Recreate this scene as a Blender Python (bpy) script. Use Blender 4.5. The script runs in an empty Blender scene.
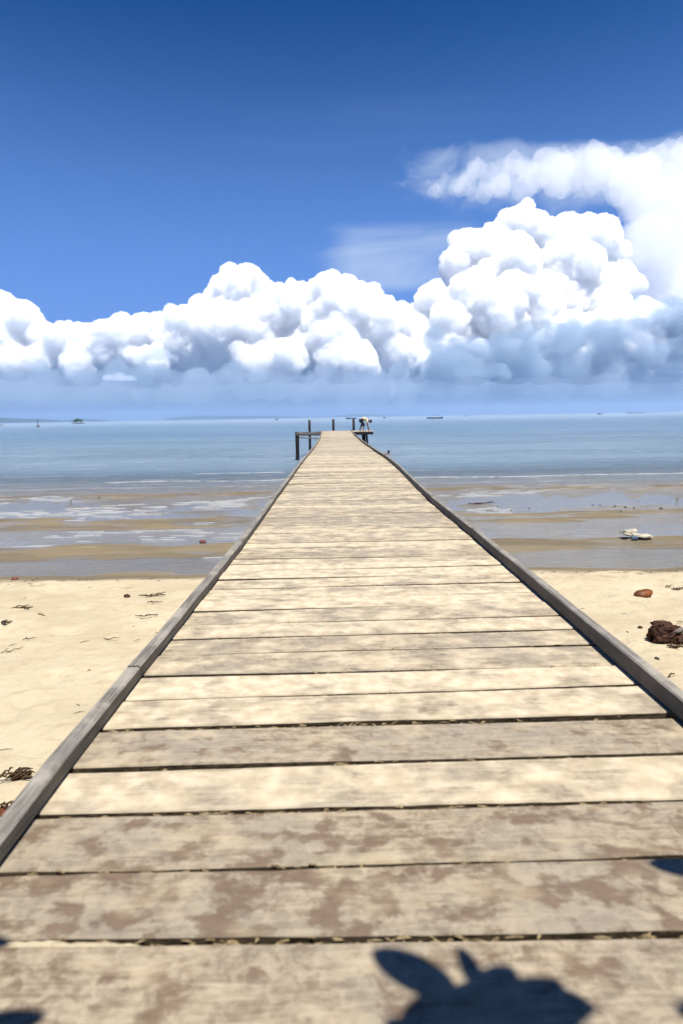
import bpy, bmesh, math, random
import numpy as np
from mathutils import Vector, Matrix, Quaternion

random.seed(7); RNG = np.random.default_rng(11)
S = bpy.context.scene
C = S.collection
PI = math.pi

# ------------------------------------------------------------------ camera
W, H, F = 683, 1024, 625.0
CAM = Vector((0, 0, 1.1))
yc = Vector(((338-341.5)/F, -(417-512)/F, -1)).normalized()
xr = Vector((1, 0.0168, 0)); xc = (xr - yc*xr.dot(yc)).normalized()
zc = xc.cross(yc)
R = Matrix((xc, yc, zc))            # camera -> world rotation (rows are world axes in camera coords)
def ray(u, v): return R @ Vector(((u-341.5)/F, -(v-512)/F, -1))
def on_z(u, v, z=0.0):
    d = ray(u, v); t = (z-CAM.z)/d.z; return CAM + d*t
def on_y(u, v, y):
    d = ray(u, v); return CAM + d*(y/d.y)
cam = bpy.data.cameras.new('camera'); camo = bpy.data.objects.new('camera', cam); C.objects.link(camo)
camo.matrix_world = Matrix.Translation(CAM) @ R.to_4x4()
cam.sensor_fit = 'VERTICAL'; cam.sensor_height = 36.0; cam.lens = F/H*36.0
cam.clip_start = 0.05; cam.clip_end = 60000
cam.dof.use_dof = True; cam.dof.focus_distance = 6.0; cam.dof.aperture_fstop = 2.6
S.camera = camo

SUN = Vector((0.14, -0.28, 0.95)).normalized()     # direction towards the sun

# ------------------------------------------------------------------ numpy noise
def _hash(ix, iy, s):
    h = (ix.astype(np.int64)*374761393 + iy.astype(np.int64)*668265263 + s*974711) & 0x7fffffff
    h = ((h ^ (h >> 13))*1274126177) & 0x7fffffff
    return ((h ^ (h >> 16)) & 0xffff)/65535.0
def vnoise(x, y, s=0):
    ix, iy = np.floor(x), np.floor(y); fx, fy = x-ix, y-iy
    fx = fx*fx*fx*(fx*(fx*6-15)+10); fy = fy*fy*fy*(fy*(fy*6-15)+10)
    a, b = _hash(ix, iy, s), _hash(ix+1, iy, s); c, d = _hash(ix, iy+1, s), _hash(ix+1, iy+1, s)
    return (a+(b-a)*fx)+((c+(d-c)*fx)-(a+(b-a)*fx))*fy
def fbm(x, y, o=4, s=0, g=0.5):
    t, a, n = 0, 1, 0
    for i in range(o):
        t = t+a*vnoise(x*2**i+17.3*i, y*2**i-9.1*i, s+i*31); n += a; a *= g
    return t/n*2-1
def sstep(a, b, x):
    t = np.clip((x-a)/(b-a), 0, 1); return t*t*(3-2*t)

# ------------------------------------------------------------------ object helpers
def tag(o, label=None, cat=None, group=None, kind=None):
    for k, v in (('label', label), ('category', cat), ('group', group), ('kind', kind)):
        if v: o[k] = v
    return o
def empty(name, loc=(0, 0, 0), rz=0):
    o = bpy.data.objects.new(name, None); C.objects.link(o); o.location = loc; o.rotation_euler = (0, 0, rz); return o
def link(name, me, mat, parent=None):
    o = bpy.data.objects.new(name, me); C.objects.link(o)
    if mat: me.materials.append(mat)
    if parent: o.parent = parent
    return o
def from_bm(name, bm, mat, parent=None, smooth=False):
    bmesh.ops.recalc_face_normals(bm, faces=bm.faces)
    me = bpy.data.meshes.new(name); bm.to_mesh(me); bm.free()
    if smooth: me.polygons.foreach_set('use_smooth', [True]*len(me.polygons))
    return link(name, me, mat, parent)
def from_np(name, V, Fq, mat, parent=None, smooth=True):
    me = bpy.data.meshes.new(name)
    n = Fq.shape[1]
    me.vertices.add(len(V)); me.vertices.foreach_set('co', np.asarray(V, np.float32).ravel())
    me.loops.add(Fq.size); me.loops.foreach_set('vertex_index', Fq.astype(np.int32).ravel())
    me.polygons.add(len(Fq)); me.polygons.foreach_set('loop_start', np.arange(0, Fq.size, n, dtype=np.int32))
    me.polygons.foreach_set('use_smooth', np.full(len(Fq), smooth))
    me.update(calc_edges=True); me.validate()
    return link(name, me, mat, parent)
def grid_np(xs, ys, zf):
    X, Y = np.meshgrid(xs, ys); Z = zf(X, Y)
    V = np.stack([X, Y, Z], -1).reshape(-1, 3); nx = len(xs)
    i = np.arange(len(ys)-1)[:, None]*nx+np.arange(nx-1)[None, :]
    return V, np.stack([i, i+1, i+nx+1, i+nx], -1).reshape(-1, 4)
def frame_of(d):
    d = d.normalized(); up = Vector((0, 0, 1)) if abs(d.z) < 0.95 else Vector((0, 1, 0))
    s = d.cross(up).normalized(); return d, s, s.cross(d).normalized()
def add_tube(bm, pts, rad, n=8, wob=0.0, cap=True):
    rings = []
    for i, p in enumerate(pts):
        p = Vector(p)
        d = Vector(pts[min(i+1, len(pts)-1)])-Vector(pts[max(i-1, 0)])
        d, s, u = frame_of(d); r = rad[i] if hasattr(rad, '__len__') else rad
        rings.append([bm.verts.new(p+(s*math.cos(a)+u*math.sin(a))*r*(1+random.uniform(-wob, wob))) for a in [2*PI*k/n for k in range(n)]])
    for a, b in zip(rings, rings[1:]):
        for k in range(n): bm.faces.new((a[k], a[(k+1) % n], b[(k+1) % n], b[k]))
    if cap: bm.faces.new(rings[0][::-1]); bm.faces.new(rings[-1])
def add_beam(bm, p, q, w, h, up=Vector((0, 0, 1)), n=1, wob=0.0, bev=0.006):
    """squared timber from p to q (centre line), width w, height h, slightly irregular, edges chamfered"""
    p, q = Vector(p), Vector(q); d = (q-p).normalized(); s = d.cross(up).normalized(); u = s.cross(d)
    c = min(bev, w*.3, h*.3)
    prof = [(-w/2+c, -h/2), (w/2-c, -h/2), (w/2, -h/2+c), (w/2, h/2-c), (w/2-c, h/2), (-w/2+c, h/2), (-w/2, h/2-c), (-w/2, -h/2+c)]
    rings = []
    for i in range(n+1):
        o = p.lerp(q, i/n); ja, jb = random.uniform(-wob, wob), random.uniform(-wob, wob)
        rings.append([bm.verts.new(o+s*(a*(1+random.uniform(-wob, wob)*3)+ja)+u*(b*(1+random.uniform(-wob, wob)*3)+jb)) for a, b in prof])
    for a, b in zip(rings, rings[1:]):
        for k in range(8): bm.faces.new((a[k], a[(k+1) % 8], b[(k+1) % 8], b[k]))
    bm.faces.new(rings[0][::-1]); bm.faces.new(rings[-1])
def blob_bm(r=(1, 1, 1), sub=3, amp=0.15, fr=2.0, seed=0):
    bm = bmesh.new(); bmesh.ops.create_icosphere(bm, subdivisions=sub, radius=1)
    from mathutils import noise as mn
    for v in bm.verts:
        n = mn.fractal(v.co*fr+Vector((seed*7.7, seed*3.1, -seed)), 1.0, 2.0, 4)
        v.co = v.co*(1+amp*n)
        v.co = Vector((v.co.x*r[0], v.co.y*r[1], v.co.z*r[2]))
    return bm

# ------------------------------------------------------------------ material helper
class NT:
    def __init__(s, name):
        s.m = bpy.data.materials.new(name); s.m.use_nodes = True; s.t = s.m.node_tree; s.t.nodes.clear()
        s.out = s.n('ShaderNodeOutputMaterial')
    def n(s, typ, **kw):
        nd = s.t.nodes.new(typ)
        for k, v in kw.items():
            if hasattr(nd, k): setattr(nd, k, v)
        return nd
    def set(s, sock, v):
        if isinstance(v, bpy.types.NodeSocket): s.t.links.new(v, sock)
        elif v is not None: sock.default_value = v
    def math(s, op, a, b=None, c=None, clamp=False):
        nd = s.n('ShaderNodeMath', operation=op, use_clamp=clamp)
        for i, v in enumerate((a, b, c)): s.set(nd.inputs[i], v)
        return nd.outputs[0]
    def vmath(s, op, a, b=None):
        nd = s.n('ShaderNodeVectorMath', operation=op); s.set(nd.inputs[0], a); s.set(nd.inputs[1], b); return nd.outputs[0]
    def noise(s, vec, scale, detail=4, rough=0.5, dist=0.0, out=0):
        nd = s.n('ShaderNodeTexNoise'); s.set(nd.inputs['Vector'], vec); nd.inputs['Scale'].default_value = scale
        nd.inputs['Detail'].default_value = detail; nd.inputs['Roughness'].default_value = rough; nd.inputs['Distortion'].default_value = dist
        return nd.outputs[out]
    def ramp(s, f, a, b, lo=0.0, hi=1.0, smooth=True):
        nd = s.n('ShaderNodeMapRange', interpolation_type='SMOOTHSTEP' if smooth else 'LINEAR', clamp=True)
        for i, v in enumerate((f, a, b, lo, hi)): s.set(nd.inputs[i], v)
        return nd.outputs[0]
    def mix(s, f, a, b, mode='MIX'):
        nd = s.n('ShaderNodeMix', data_type='RGBA', blend_type=mode, clamp_factor=True)
        s.set(nd.inputs[0], f)
        for i, v in ((6, a), (7, b)):
            s.set(nd.inputs[i], (*v, 1) if isinstance(v, tuple) and len(v) == 3 else v)
        return nd.outputs[2]
    def mapping(s, vec, scale=(1, 1, 1), loc=(0, 0, 0)):
        nd = s.n('ShaderNodeMapping'); s.set(nd.inputs['Vector'], vec); nd.inputs['Scale'].default_value = scale; nd.inputs['Location'].default_value = loc
        return nd.outputs[0]
    def attr(s, name, out='Fac'):
        return s.n('ShaderNodeAttribute', attribute_name=name).outputs[out]
    def pos(s): return s.n('ShaderNodeNewGeometry').outputs['Position']
    def obj(s): return s.n('ShaderNodeTexCoord').outputs['Object']
    def sep(s, v):
        nd = s.n('ShaderNodeSeparateXYZ'); s.set(nd.inputs[0], v); return nd.outputs
    def bump(s, h, strength=0.5, dist=0.01, normal=None):
        nd = s.n('ShaderNodeBump'); s.set(nd.inputs['Height'], h); s.set(nd.inputs['Strength'], strength); s.set(nd.inputs['Distance'], dist); s.set(nd.inputs['Normal'], normal)
        return nd.outputs[0]
    def bsdf(s, col, rough=0.8, normal=None, spec=0.3, out=True, **kw):
        p = s.n('ShaderNodeBsdfPrincipled')
        s.set(p.inputs['Base Color'], (*col, 1) if isinstance(col, tuple) and len(col) == 3 else col)
        s.set(p.inputs['Roughness'], rough); s.set(p.inputs['Specular IOR Level'], spec)
        if normal is not None: s.set(p.inputs['Normal'], normal)
        for k, v in kw.items(): s.set(p.inputs[k], v)
        if out: s.t.links.new(p.outputs[0], s.out.inputs[0])
        return p.outputs[0]
    def surf(s, sh): s.t.links.new(sh, s.out.inputs[0]); return s.m

def simple(name, a, b, scale=6, rough=0.8, bump=0.3, spec=0.2, bd=0.01):
    m = NT(name); p = m.obj(); f = m.noise(p, scale, 6, 0.6)
    m.bsdf(m.mix(m.ramp(f, 0.3, 0.7), a, b), rough, m.bump(f, bump, bd), spec); return m.m

# ------------------------------------------------------------------ world and sun
wd = bpy.data.worlds.new('World'); S.world = wd; wd.use_nodes = True
el, az = math.asin(SUN.z), math.atan2(SUN.x, SUN.y)
def build_world():
    t = wd.node_tree; t.nodes.clear()
    w = NT.__new__(NT); w.t = t
    sky = w.n('ShaderNodeTexSky', sky_type='NISHITA', sun_disc=False)
    sky.sun_elevation = el; sky.sun_rotation = az; sky.altitude = 0; sky.air_density = 1.0; sky.dust_density = 0.3; sky.ozone_density = 3.0
    hs = w.n('ShaderNodeHueSaturation'); hs.inputs['Saturation'].default_value = SKY_SAT; hs.inputs['Value'].default_value = SKY_VAL
    w.set(hs.inputs['Color'], sky.outputs[0])
    d = w.n('ShaderNodeTexCoord').outputs['Generated']
    x, y, z = w.sep(d)[:3]
    elv = w.math('MULTIPLY', w.math('ARCSINE', z), 180/PI)
    azm = w.math('MULTIPLY', w.math('ARCTAN2', x, y), 180/PI)
    col = w.mix(1.0, hs.outputs[0], (.9, .73, 1.0), 'MULTIPLY')
    cx = w.n('ShaderNodeCombineXYZ'); w.set(cx.inputs[0], azm); w.set(cx.inputs[1], elv)
    ang = cx.outputs[0]
    # humid air low over the sea
    col = w.mix(w.ramp(elv, 33.0, 6.0, 0.0, 0.9), col, AZURE)
    col = w.mix(w.ramp(elv, 8.0, 0.0, 0.0, 0.95), col, HORIZON)
    def veil(col, a0, a1, a2, a3, e0, e1, e2, e3, sc, stretch, lo, hi, c, op, det=6, rough=.55, dis=.6, slope=0.0):
        e = w.math('SUBTRACT', elv, w.math('MULTIPLY', azm, slope)) if slope else elv
        m = w.math('MULTIPLY', w.math('MULTIPLY', w.ramp(azm, a0, a1), w.ramp(azm, a3, a2)), w.math('MULTIPLY', w.ramp(e, e0, e1), w.ramp(e, e3, e2)))
        nz = w.noise(w.mapping(ang, (1.0/stretch, 1, 1)), sc, det, rough, dis)
        f = w.ramp(w.math('ADD', nz, w.math('MULTIPLY', w.math('SUBTRACT', m, 1.0), 0.45)), lo, hi, 0.0, op)
        return w.mix(w.math('MULTIPLY', f, w.ramp(m, 0.0, 0.3)), col, c)
    # thin high veils and the far bank of low grey stratus
    col = veil(col, -60, -30, 60, 80, 0.5, 2.5, 4.2, 7.5, .25, 4, .18, .62, GREYB, .85)
    col = veil(col, -4, 2, 11, 16, 9.5, 11.5, 14.5, 17.5, .16, 3, .20, .70, VEIL, .8)
    col = veil(col, 3.5, 9, 60, 80, 16.6, 20.0, 21.6, 24.0, .30, 1.7, .20, .56, VEIL, .55, slope=-.11)
    #col = veil(col, 15, 21, 60, 80, 2, 6, 20.5, 23, .2, 1.2, .06, .42, VEIL2, .97)
    col = veil(col, -45, -25, 10, 30, 19, 22, 24, 28, .12, 6, .45, .85, VEIL, .10)
    bg = w.n('ShaderNodeBackground'); w.set(bg.inputs[0], col); bg.inputs[1].default_value = SKY_STR
    o = w.n('ShaderNodeOutputWorld'); t.links.new(bg.outputs[0], o.inputs[0])
SKY_STR = 0.055; SKY_SAT = 1.65; SKY_VAL = 0.86; AZURE = (1.75, 3.75, 9.3)
HORIZON = (2.0, 3.1, 5.1); GREYB = (3.9, 5.3, 7.6); VEIL = (6.6, 7.9, 10.2); VEIL2 = (5.0, 6.6, 9.4)
build_world()
sl = bpy.data.lights.new('sun', 'SUN'); sl.energy = 5.0; sl.angle = math.radians(0.53); sl.color = (1.0, 0.95, 0.86)
so = bpy.data.objects.new('sun', sl); C.objects.link(so); so.rotation_euler = SUN.to_track_quat('Z', 'Y').to_euler()

# ------------------------------------------------------------------ clouds: puffs of real vapour far out over the sea
def cloud_material(name, dens, col=(1, 1, 1), aniso=0.2):
    m = NT(name); v = m.n('ShaderNodeVolumePrincipled'); v.inputs['Color'].default_value = (*col, 1); v.inputs['Density'].default_value = dens
    v.inputs['Anisotropy'].default_value = aniso
    m.t.links.new(v.outputs[0], m.out.inputs[1]); return m.m
def puffs_to_mesh(name, puffs, mat, D, voxel, base_v, disp):
    bm = bmesh.new(); bmesh.ops.create_icosphere(bm, subdivisions=3, radius=1)
    sv = np.array([v.co[:] for v in bm.verts]); bm.verts.index_update(); sf = np.array([[v.index for v in f.verts] for f in bm.faces]); bm.free()
    P = np.array(puffs)
    V = (P[:, None, :3]+sv[None]*P[:, None, 3:4]).reshape(-1, 3)
    zb = on_y(338, base_v, D).z
    low = V[:, 2] < zb; V[low, 2] = zb+(V[low, 2]-zb)*0.12
    Fq = (sf[None]+(np.arange(len(P))*len(sv))[:, None, None]).reshape(-1, 3)
    V = V-np.array([0, D, 0])
    o = from_np(name, V, Fq, mat); o.location = (0, D, 0)
    for k, (size, st, basis) in enumerate(disp):
        if k in (0, len(disp)-1):
            r = o.modifiers.new('r', 'REMESH'); r.mode = 'VOXEL'; r.voxel_size = voxel*(1.3 if k == 0 else 1); r.use_smooth_shade = True
        tx = bpy.data.textures.new(name+'_billow', 'CLOUDS'); tx.noise_scale = size; tx.noise_depth = 3; tx.noise_basis = 'ORIGINAL_PERLIN' if basis == 'HARD' else basis; tx.noise_type = 'HARD_NOISE' if basis == 'HARD' else 'SOFT_NOISE'
        dm = o.modifiers.new('d', 'DISPLACE'); dm.texture = tx; dm.strength = st; dm.mid_level = 0.5; dm.texture_coords = 'LOCAL'
    return o
def sub_puffs(u, v, r, D, out, depth=2,  zlift=0.25, dj=0.5, n=7):
    c = on_y(u, v, D-max(-40, v-250)*5.5+random.uniform(-dj, dj)*r/F*D*2); R0 = r/F*D*.9
    stack = [(c, R0, 0)]
    while stack:
        p, q, l = stack.pop(); out.append((p.x, p.y, p.z, q))
        if l < depth:
            for _ in range(n if l == 0 else 4):
                d = Vector((random.gauss(0, 1), random.gauss(0, 1)-.3, random.gauss(0, 1)+zlift)).normalized()
                stack.append((p+d*q*random.uniform(.75, .98), q*random.uniform(.24, .48), l+1))
D1 = 11000.0
cum = []
tops = [(-60, 318, 26), (-30, 305, 24), (4, 312, 19), (22, 320, 17), (45, 340, 18), (66, 342, 18), (84, 341, 17), (104, 342, 18), (124, 334, 17),
        (146, 332, 17), (166, 336, 19), (186, 327, 19), (206, 312, 17), (222, 300, 18), (240, 289, 22), (254, 297, 20), (268, 312, 18),
        (288, 304, 18), (306, 300, 18), (326, 293, 20), (342, 296, 19), (362, 306, 18), (382, 316, 16), (402, 324, 16), (420, 318, 15),
        (434, 300, 16), (450, 306, 18)]
for u, v, r in tops:
    sub_puffs(u, v+1, r*.9, D1, cum, n=9)
    vv = v
    while vv < 356:
        vv += r*.8; sub_puffs(u+random.uniform(-8, 8), min(vv, 362), r*random.uniform(.7, 1.0), D1-random.uniform(0, 200), cum, 1)
tower = [(450, 350, 20), (478, 362, 20), (512, 362, 22), (548, 360, 22), (640, 320, 18), (655, 335, 20), (462, 268, 22), (470, 250, 18), (482, 252, 20), (496, 240, 15), (508, 222, 11), (522, 222, 15), (536, 232, 16), (552, 240, 17), (566, 232, 16),
         (584, 232, 16), (602, 240, 17), (612, 256, 16), (620, 276, 15), (632, 288, 10), (600, 285, 24), (575, 270, 26), (545, 270, 26), (515, 262, 24), (490, 280, 26),
         (468, 300, 24), (500, 310, 28), (535, 305, 30), (570, 305, 28), (605, 312, 24), (455, 330, 24), (485, 340, 28), (520, 345, 30), (560, 345, 30), (598, 345, 28), (634, 350, 26)]
for u, v, r in tower: sub_puffs(u, v, r*.86, D1+random.uniform(-150, 150)-max(0, v-250)*4.5, cum, n=9)
# low grey vapour hanging under and in front of the cloud bases
# in front of the tower's right foot
shelf = []
for u in range(560, 780, 20):
    for v in (338, 356, 372): sub_puffs(u+random.uniform(-9, 9), v+random.uniform(-7, 7)-(u-560)*.05, random.uniform(14, 22), D1-700, shelf, 1, dj=.3)
cm = cloud_material('cloud_vapour', 0.017, (.982, .987, .993))
low = []
for u in range(-90, 790, 26):
    c = on_y(u, 385+random.uniform(-9, 11)-(max(0, u-430)*.03), D1-1900+random.uniform(-200, 200)); low.append((c.x, c.y, c.z, random.uniform(170, 300)))
shade_puffs = []
for u in range(-80, 520, 15): sub_puffs(u+random.uniform(-6, 6), 376+random.uniform(-5, 3), random.uniform(7, 13), D1-350, shade_puffs, 1, dj=1.0)
for u in range(440, 800, 17):
    for v in (346, 360, 374):
        if random.random() < .9: sub_puffs(u+random.uniform(-9, 9), min(378, v+random.uniform(-7, 7)-max(0, u-520)*.10*(375-v)/27), random.uniform(9, 19), D1-1150, shade_puffs, 1, dj=.8)
for u, v, r in ((530, 330, 9), (545, 325, 8), (556, 332, 12), (575, 338, 12), (655, 322, 14), (672, 310, 15), (690, 318, 18), (598, 330, 14), (618, 325, 12), (636, 330, 13), (500, 345, 12), (640, 300, 9)): sub_puffs(u, v, r, D1-1500, shade_puffs, 1, dj=.5)
sh_ = puffs_to_mesh('shade_tinted_cloud', shade_puffs, cloud_material('shade_tinted_vapour', 0.0045, (.52, .63, .745)), D1, 28.0, 386, [(420, 200, 'ORIGINAL_PERLIN'), (160, 110, 'VORONOI_F1'), (70, 60, 'ORIGINAL_PERLIN')])  # vapour colour greyed to paint in the shade of the cloud bases
tag(sh_, 'cloud base tinted blue grey for shade, low on the right under the bright tower', 'clouds', kind='stuff')
lo_ = puffs_to_mesh('grey_cloud_base', low, cloud_material('grey_vapour', 0.0017, (.54, .645, .775)), D1, 45.0, 411, [(700, 160, 'ORIGINAL_PERLIN'), (220, 60, 'ORIGINAL_PERLIN')])
tag(lo_, 'blue grey haze hanging under the cloud bank', 'clouds', kind='stuff')
anv = []
for k in range(120):
    t = random.random(); u = 424+t*290; v = 184-14*min(1, t*2.2)+max(-1.3, min(2.0, random.gauss(0, 1)))*(6+9*t); r = (5+10*min(1, t*2.5))*random.uniform(.5, 1.1)
    sub_puffs(u, v, r, D1+2600, anv, 1, n=5, dj=1.5)
for k in range(60):
    u = random.uniform(628, 760); v = random.uniform(185, 345); sub_puffs(u+(v-180)*.06, v, random.uniform(14, 30), D1+2600, anv, 1, n=4, dj=1.5)
an_ = puffs_to_mesh('veil_cloud', anv, cloud_material('thin_vapour', 0.0013, (.985, .99, .995)), D1+2600, 34.0, 402, [(520, 260, 'ORIGINAL_PERLIN'), (200, 190, 'VORONOI_F1'), (80, 90, 'ORIGINAL_PERLIN')])
tag(an_, 'thin pale cloud spreading behind the tall cumulus at the upper right', 'clouds', kind='stuff')
scud = []
for u, v, r in ((140, 357, 5), (149, 354, 7), (158, 353.5, 7.5), (167, 356, 5.5), (176, 358, 3.5), (86, 352, 4), (108, 380, 6), (120, 380, 7), (132, 381, 6)): sub_puffs(u, v, r, D1-1300, scud, 1)
sc_ = puffs_to_mesh('scud_cloud', scud, cloud_material('scud_vapour', 0.006, (.86, .92, 1.0)), D1, 18.0, 384, [(120, 40, 'ORIGINAL_PERLIN')])
tag(sc_, 'small blue grey scud drifting in front of the white cloud bank', 'clouds', kind='stuff')
cl = puffs_to_mesh('clouds', cum+shelf, cm, D1, 17.0, 384, [(460, 230, 'ORIGINAL_PERLIN'), (200, -150, 'HARD'), (90, -100, 'HARD'), (40, 55, 'ORIGINAL_PERLIN')])
tag(cl, 'bank of white cumulus clouds towering over the sea horizon', 'clouds', kind='stuff')

# feathered thin vapour around the heaps
fr = [(x, y, z, r*1.13) for (x, y, z, r) in cum if r > 95]
fr_ = puffs_to_mesh('cloud_fringe', fr, cloud_material('fringe_vapour', 0.0022, (.985, .99, .995)), D1, 30.0, 386, [(480, 330, 'ORIGINAL_PERLIN'), (150, 190, 'ORIGINAL_PERLIN'), (60, 90, 'ORIGINAL_PERLIN')])
tag(fr_, 'feathered thin vapour round the edges of the white cumulus bank', 'clouds', kind='stuff')
HAZE = 1.2e-4
# ------------------------------------------------------------------ materials
def wood_mat(name, sand=1.0, dark=1.0):
    m = NT(name); p = m.obj(); pr = m.attr('prand'); pst_dim = m.attr('pstain_dim')
    off = m.n('ShaderNodeCombineXYZ'); m.set(off.inputs[0], m.math('MULTIPLY', pr, 37.0)); m.set(off.inputs[1], m.math('MULTIPLY', pr, 91.0))
    q = m.vmath('ADD', p, off.outputs[0])
    long = m.mapping(q, (2.2, 18, 18))
    grain = m.noise(long, 3.0, 8, 0.65, 0.4)
    fine = m.noise(m.mapping(q, (5, 120, 120)), 1.0, 4, 0.6)
    patch = m.noise(m.mapping(q, (1.0, 1.5, 1)), 5.0, 9, 0.59, 0.15)
    patch2 = m.noise(m.mapping(q, (1.0, 1.3, 1), (5, 3, 0)), 9.0, 9, 0.62, 0.15)
    d = dark
    mott = m.noise(q, 26, 6, .68, .6)
    wood = m.mix(m.ramp(m.math('ADD', m.math('MULTIPLY', grain, .45), m.math('MULTIPLY', mott, .55)), .36, .62), (0.130*d, 0.100*d, 0.068*d), (0.315*d, 0.26*d, 0.185*d))
    wood = m.mix(m.ramp(m.noise(q, 2.2, 3), .35, .7, 0, .6), wood, (0.225*d, 0.198*d, 0.158*d))
    stain = m.mix(m.ramp(patch2, .35, .65), (0.055, 0.032, 0.020), (0.120, 0.080, 0.052))
    lo = m.math('SUBTRACT', .64, m.math('MULTIPLY', pst_dim, .185))
    col = m.mix(m.math('MULTIPLY', m.ramp(patch2, lo, m.math('ADD', lo, .12)), .85), wood, stain)
    dust = m.mix(m.ramp(m.noise(q, 16, 4), .3, .7), (0.375, 0.312, 0.215), (0.52, 0.447, 0.33))
    dust = m.mix(m.math('MULTIPLY', pst_dim, .6), dust, (0.22, 0.170, 0.105))  # stained boards' dust darkened too, partly painting in lens falloff up close
    cov = m.math('SUBTRACT', .455, m.math('MULTIPLY', pr, .19))
    cov = m.math('ADD', cov, m.math('MULTIPLY', pst_dim, .09))
    mixv = m.math('ADD', m.math('MULTIPLY', patch, .84), m.math('MULTIPLY', grain, .16))
    f = m.math('MULTIPLY', m.ramp(mixv, cov, m.math('ADD', cov, .25)), .94*sand)
    up = m.sep(m.n('ShaderNodeNewGeometry').outputs['Normal'])[2]
    f = m.math('MULTIPLY', f, m.ramp(up, .3, .9, .12, 1.0))
    col = m.mix(f, col, dust)
    # drying cracks and knots
    crack = m.ramp(m.noise(m.mapping(q, (0.9, 42, 42)), 2.0, 5, .55, .8), .70, .745)
    col = m.mix(m.math('MULTIPLY', crack, .75), col, (0.045, 0.035, 0.026))
    vo = m.n('ShaderNodeTexVoronoi'); m.set(vo.inputs['Vector'], m.mapping(q, (1.0, 2.2, 0.02))); vo.inputs['Scale'].default_value = 2.1
    knot = m.ramp(vo.outputs[0], .052, .022)
    col = m.mix(m.math('MULTIPLY', knot, .7), col, (0.09, 0.06, 0.04))
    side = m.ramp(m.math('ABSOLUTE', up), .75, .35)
    col = m.mix(side, col, m.mix(m.ramp(m.noise(m.mapping(q, (14, 60, 60)), 1.5, 6, .7, .8), .35, .7), (0.016, 0.011, 0.007), (0.115, 0.085, 0.05)))  # plank sides darkened by normal, painting shade into the gaps
    h = m.math('ADD', m.math('ADD', m.math('MULTIPLY', grain, .28), m.math('MULTIPLY', mott, .2)), m.math('ADD', m.math('MULTIPLY', fine, .25), m.math('MULTIPLY', f, .35)))
    h = m.math('SUBTRACT', h, m.math('MULTIPLY', crack, .8))
    m.bsdf(col, m.ramp(f, 0, 1, .62, .9), m.bump(h, .55, .006), .25)
    return m.m
M = {}
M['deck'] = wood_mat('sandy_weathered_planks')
def rail_mat():
    m = NT('grey_weathered_timber'); p = m.obj(); pr = m.attr('prand')
    off = m.n('ShaderNodeCombineXYZ'); m.set(off.inputs[0], m.math('MULTIPLY', pr, 19.0)); m.set(off.inputs[1], m.math('MULTIPLY', pr, 53.0))
    q = m.vmath('ADD', p, off.outputs[0])
    g = m.noise(m.mapping(q, (40, 1.8, 40)), 2.0, 8, .65, .3); b = m.noise(q, 5, 6, .65, .5)
    col = m.mix(m.ramp(g, .3, .7), (0.085, 0.076, 0.064), (0.225, 0.212, 0.19))
    col = m.mix(m.ramp(b, .45, .68, 0, .7), col, (0.31, 0.28, 0.235))
    col = m.mix(m.ramp(b, .40, .28, 0, .7), col, (0.055, 0.048, 0.04))
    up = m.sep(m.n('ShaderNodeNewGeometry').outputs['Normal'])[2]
    col = m.mix(m.ramp(up, .6, .2, 0, .62), col, (0.052, 0.042, 0.026))  # side faces darkened in the colour, standing in for shade on the kerbs
    m.bsdf(col, .75, m.bump(m.math('ADD', g, b), .5, .006), .3); return m.m
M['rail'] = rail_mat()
M['post'] = simple('dark_wet_post_timber', (0.008, 0.006, 0.005), (0.030, 0.024, 0.02), 9, .6, .6)
M['under'] = simple('substructure_timber', (0.07, 0.055, 0.04), (0.17, 0.14, 0.11), 7, .8, .4)  # mottled brown timber for parts below the deck and kerbs

def sand_mat():
    m = NT('beach_sand'); p = m.pos(); x, y, z = m.sep(p)[:3]
    big = m.noise(p, .7, 5, .6); mid = m.noise(p, 5, 6, .65); fine = m.noise(p, 160, 3, .7)
    grainc = m.noise(p, 420, 2, .7)
    dry = m.mix(m.ramp(big, .3, .7), (0.375, 0.315, 0.215), (0.45, 0.388, 0.275))
    dry = m.mix(m.ramp(mid, .5, .72, 0, .65), dry, (0.36, 0.275, 0.17))
    dry = m.mix(m.ramp(grainc, .60, .72, 0, .5), dry, (0.33, 0.25, 0.16))
    fleck = m.ramp(m.noise(p, 38, 3, .7), .715, .75)
    dry = m.mix(m.math('MULTIPLY', fleck, m.ramp(mid, .42, .6, 0, .8)), dry, (0.08, 0.055, 0.035))
    wet = m.mix(m.ramp(m.noise(m.mapping(p, (.35, 1, 1)), .9, 5, .6, .6), .35, .66), (0.118, 0.098, 0.066), (0.172, 0.138, 0.086))
    wet = m.mix(m.ramp(m.noise(m.mapping(p, (.3, 1, 1)), 3.0, 5, .6), .5, .7, 0, .5), wet, (0.15, 0.125, 0.09))
    zz = m.math('ADD', z, m.math('MULTIPLY', m.math('SUBTRACT', m.noise(m.mapping(p, (.5, 1, 1)), 1.6, 5, .6), .5), .06))
    damp = m.ramp(zz, -1.985, -1.925)
    col = m.mix(damp, wet, dry)
    h = m.math('ADD', m.math('MULTIPLY', m.noise(p, 9, 6, .6), 1.0), m.math('MULTIPLY', fine, .10))
    rip = m.noise(m.mapping(p, (.6, 2.4, 1)), 4.5, 3, .5, .4)
    nb = m.bump(m.math('ADD', m.math('MULTIPLY', h, damp), m.math('MULTIPLY', rip, .25)), .8, .05)
    gls = m.ramp(zz, -2.04, -2.0)
    m.bsdf(col, m.ramp(gls, 0, 1, .30, .95), nb, m.ramp(gls, 0, 1, .5, .06))
    return m.m
M['sand'] = sand_mat()

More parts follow.
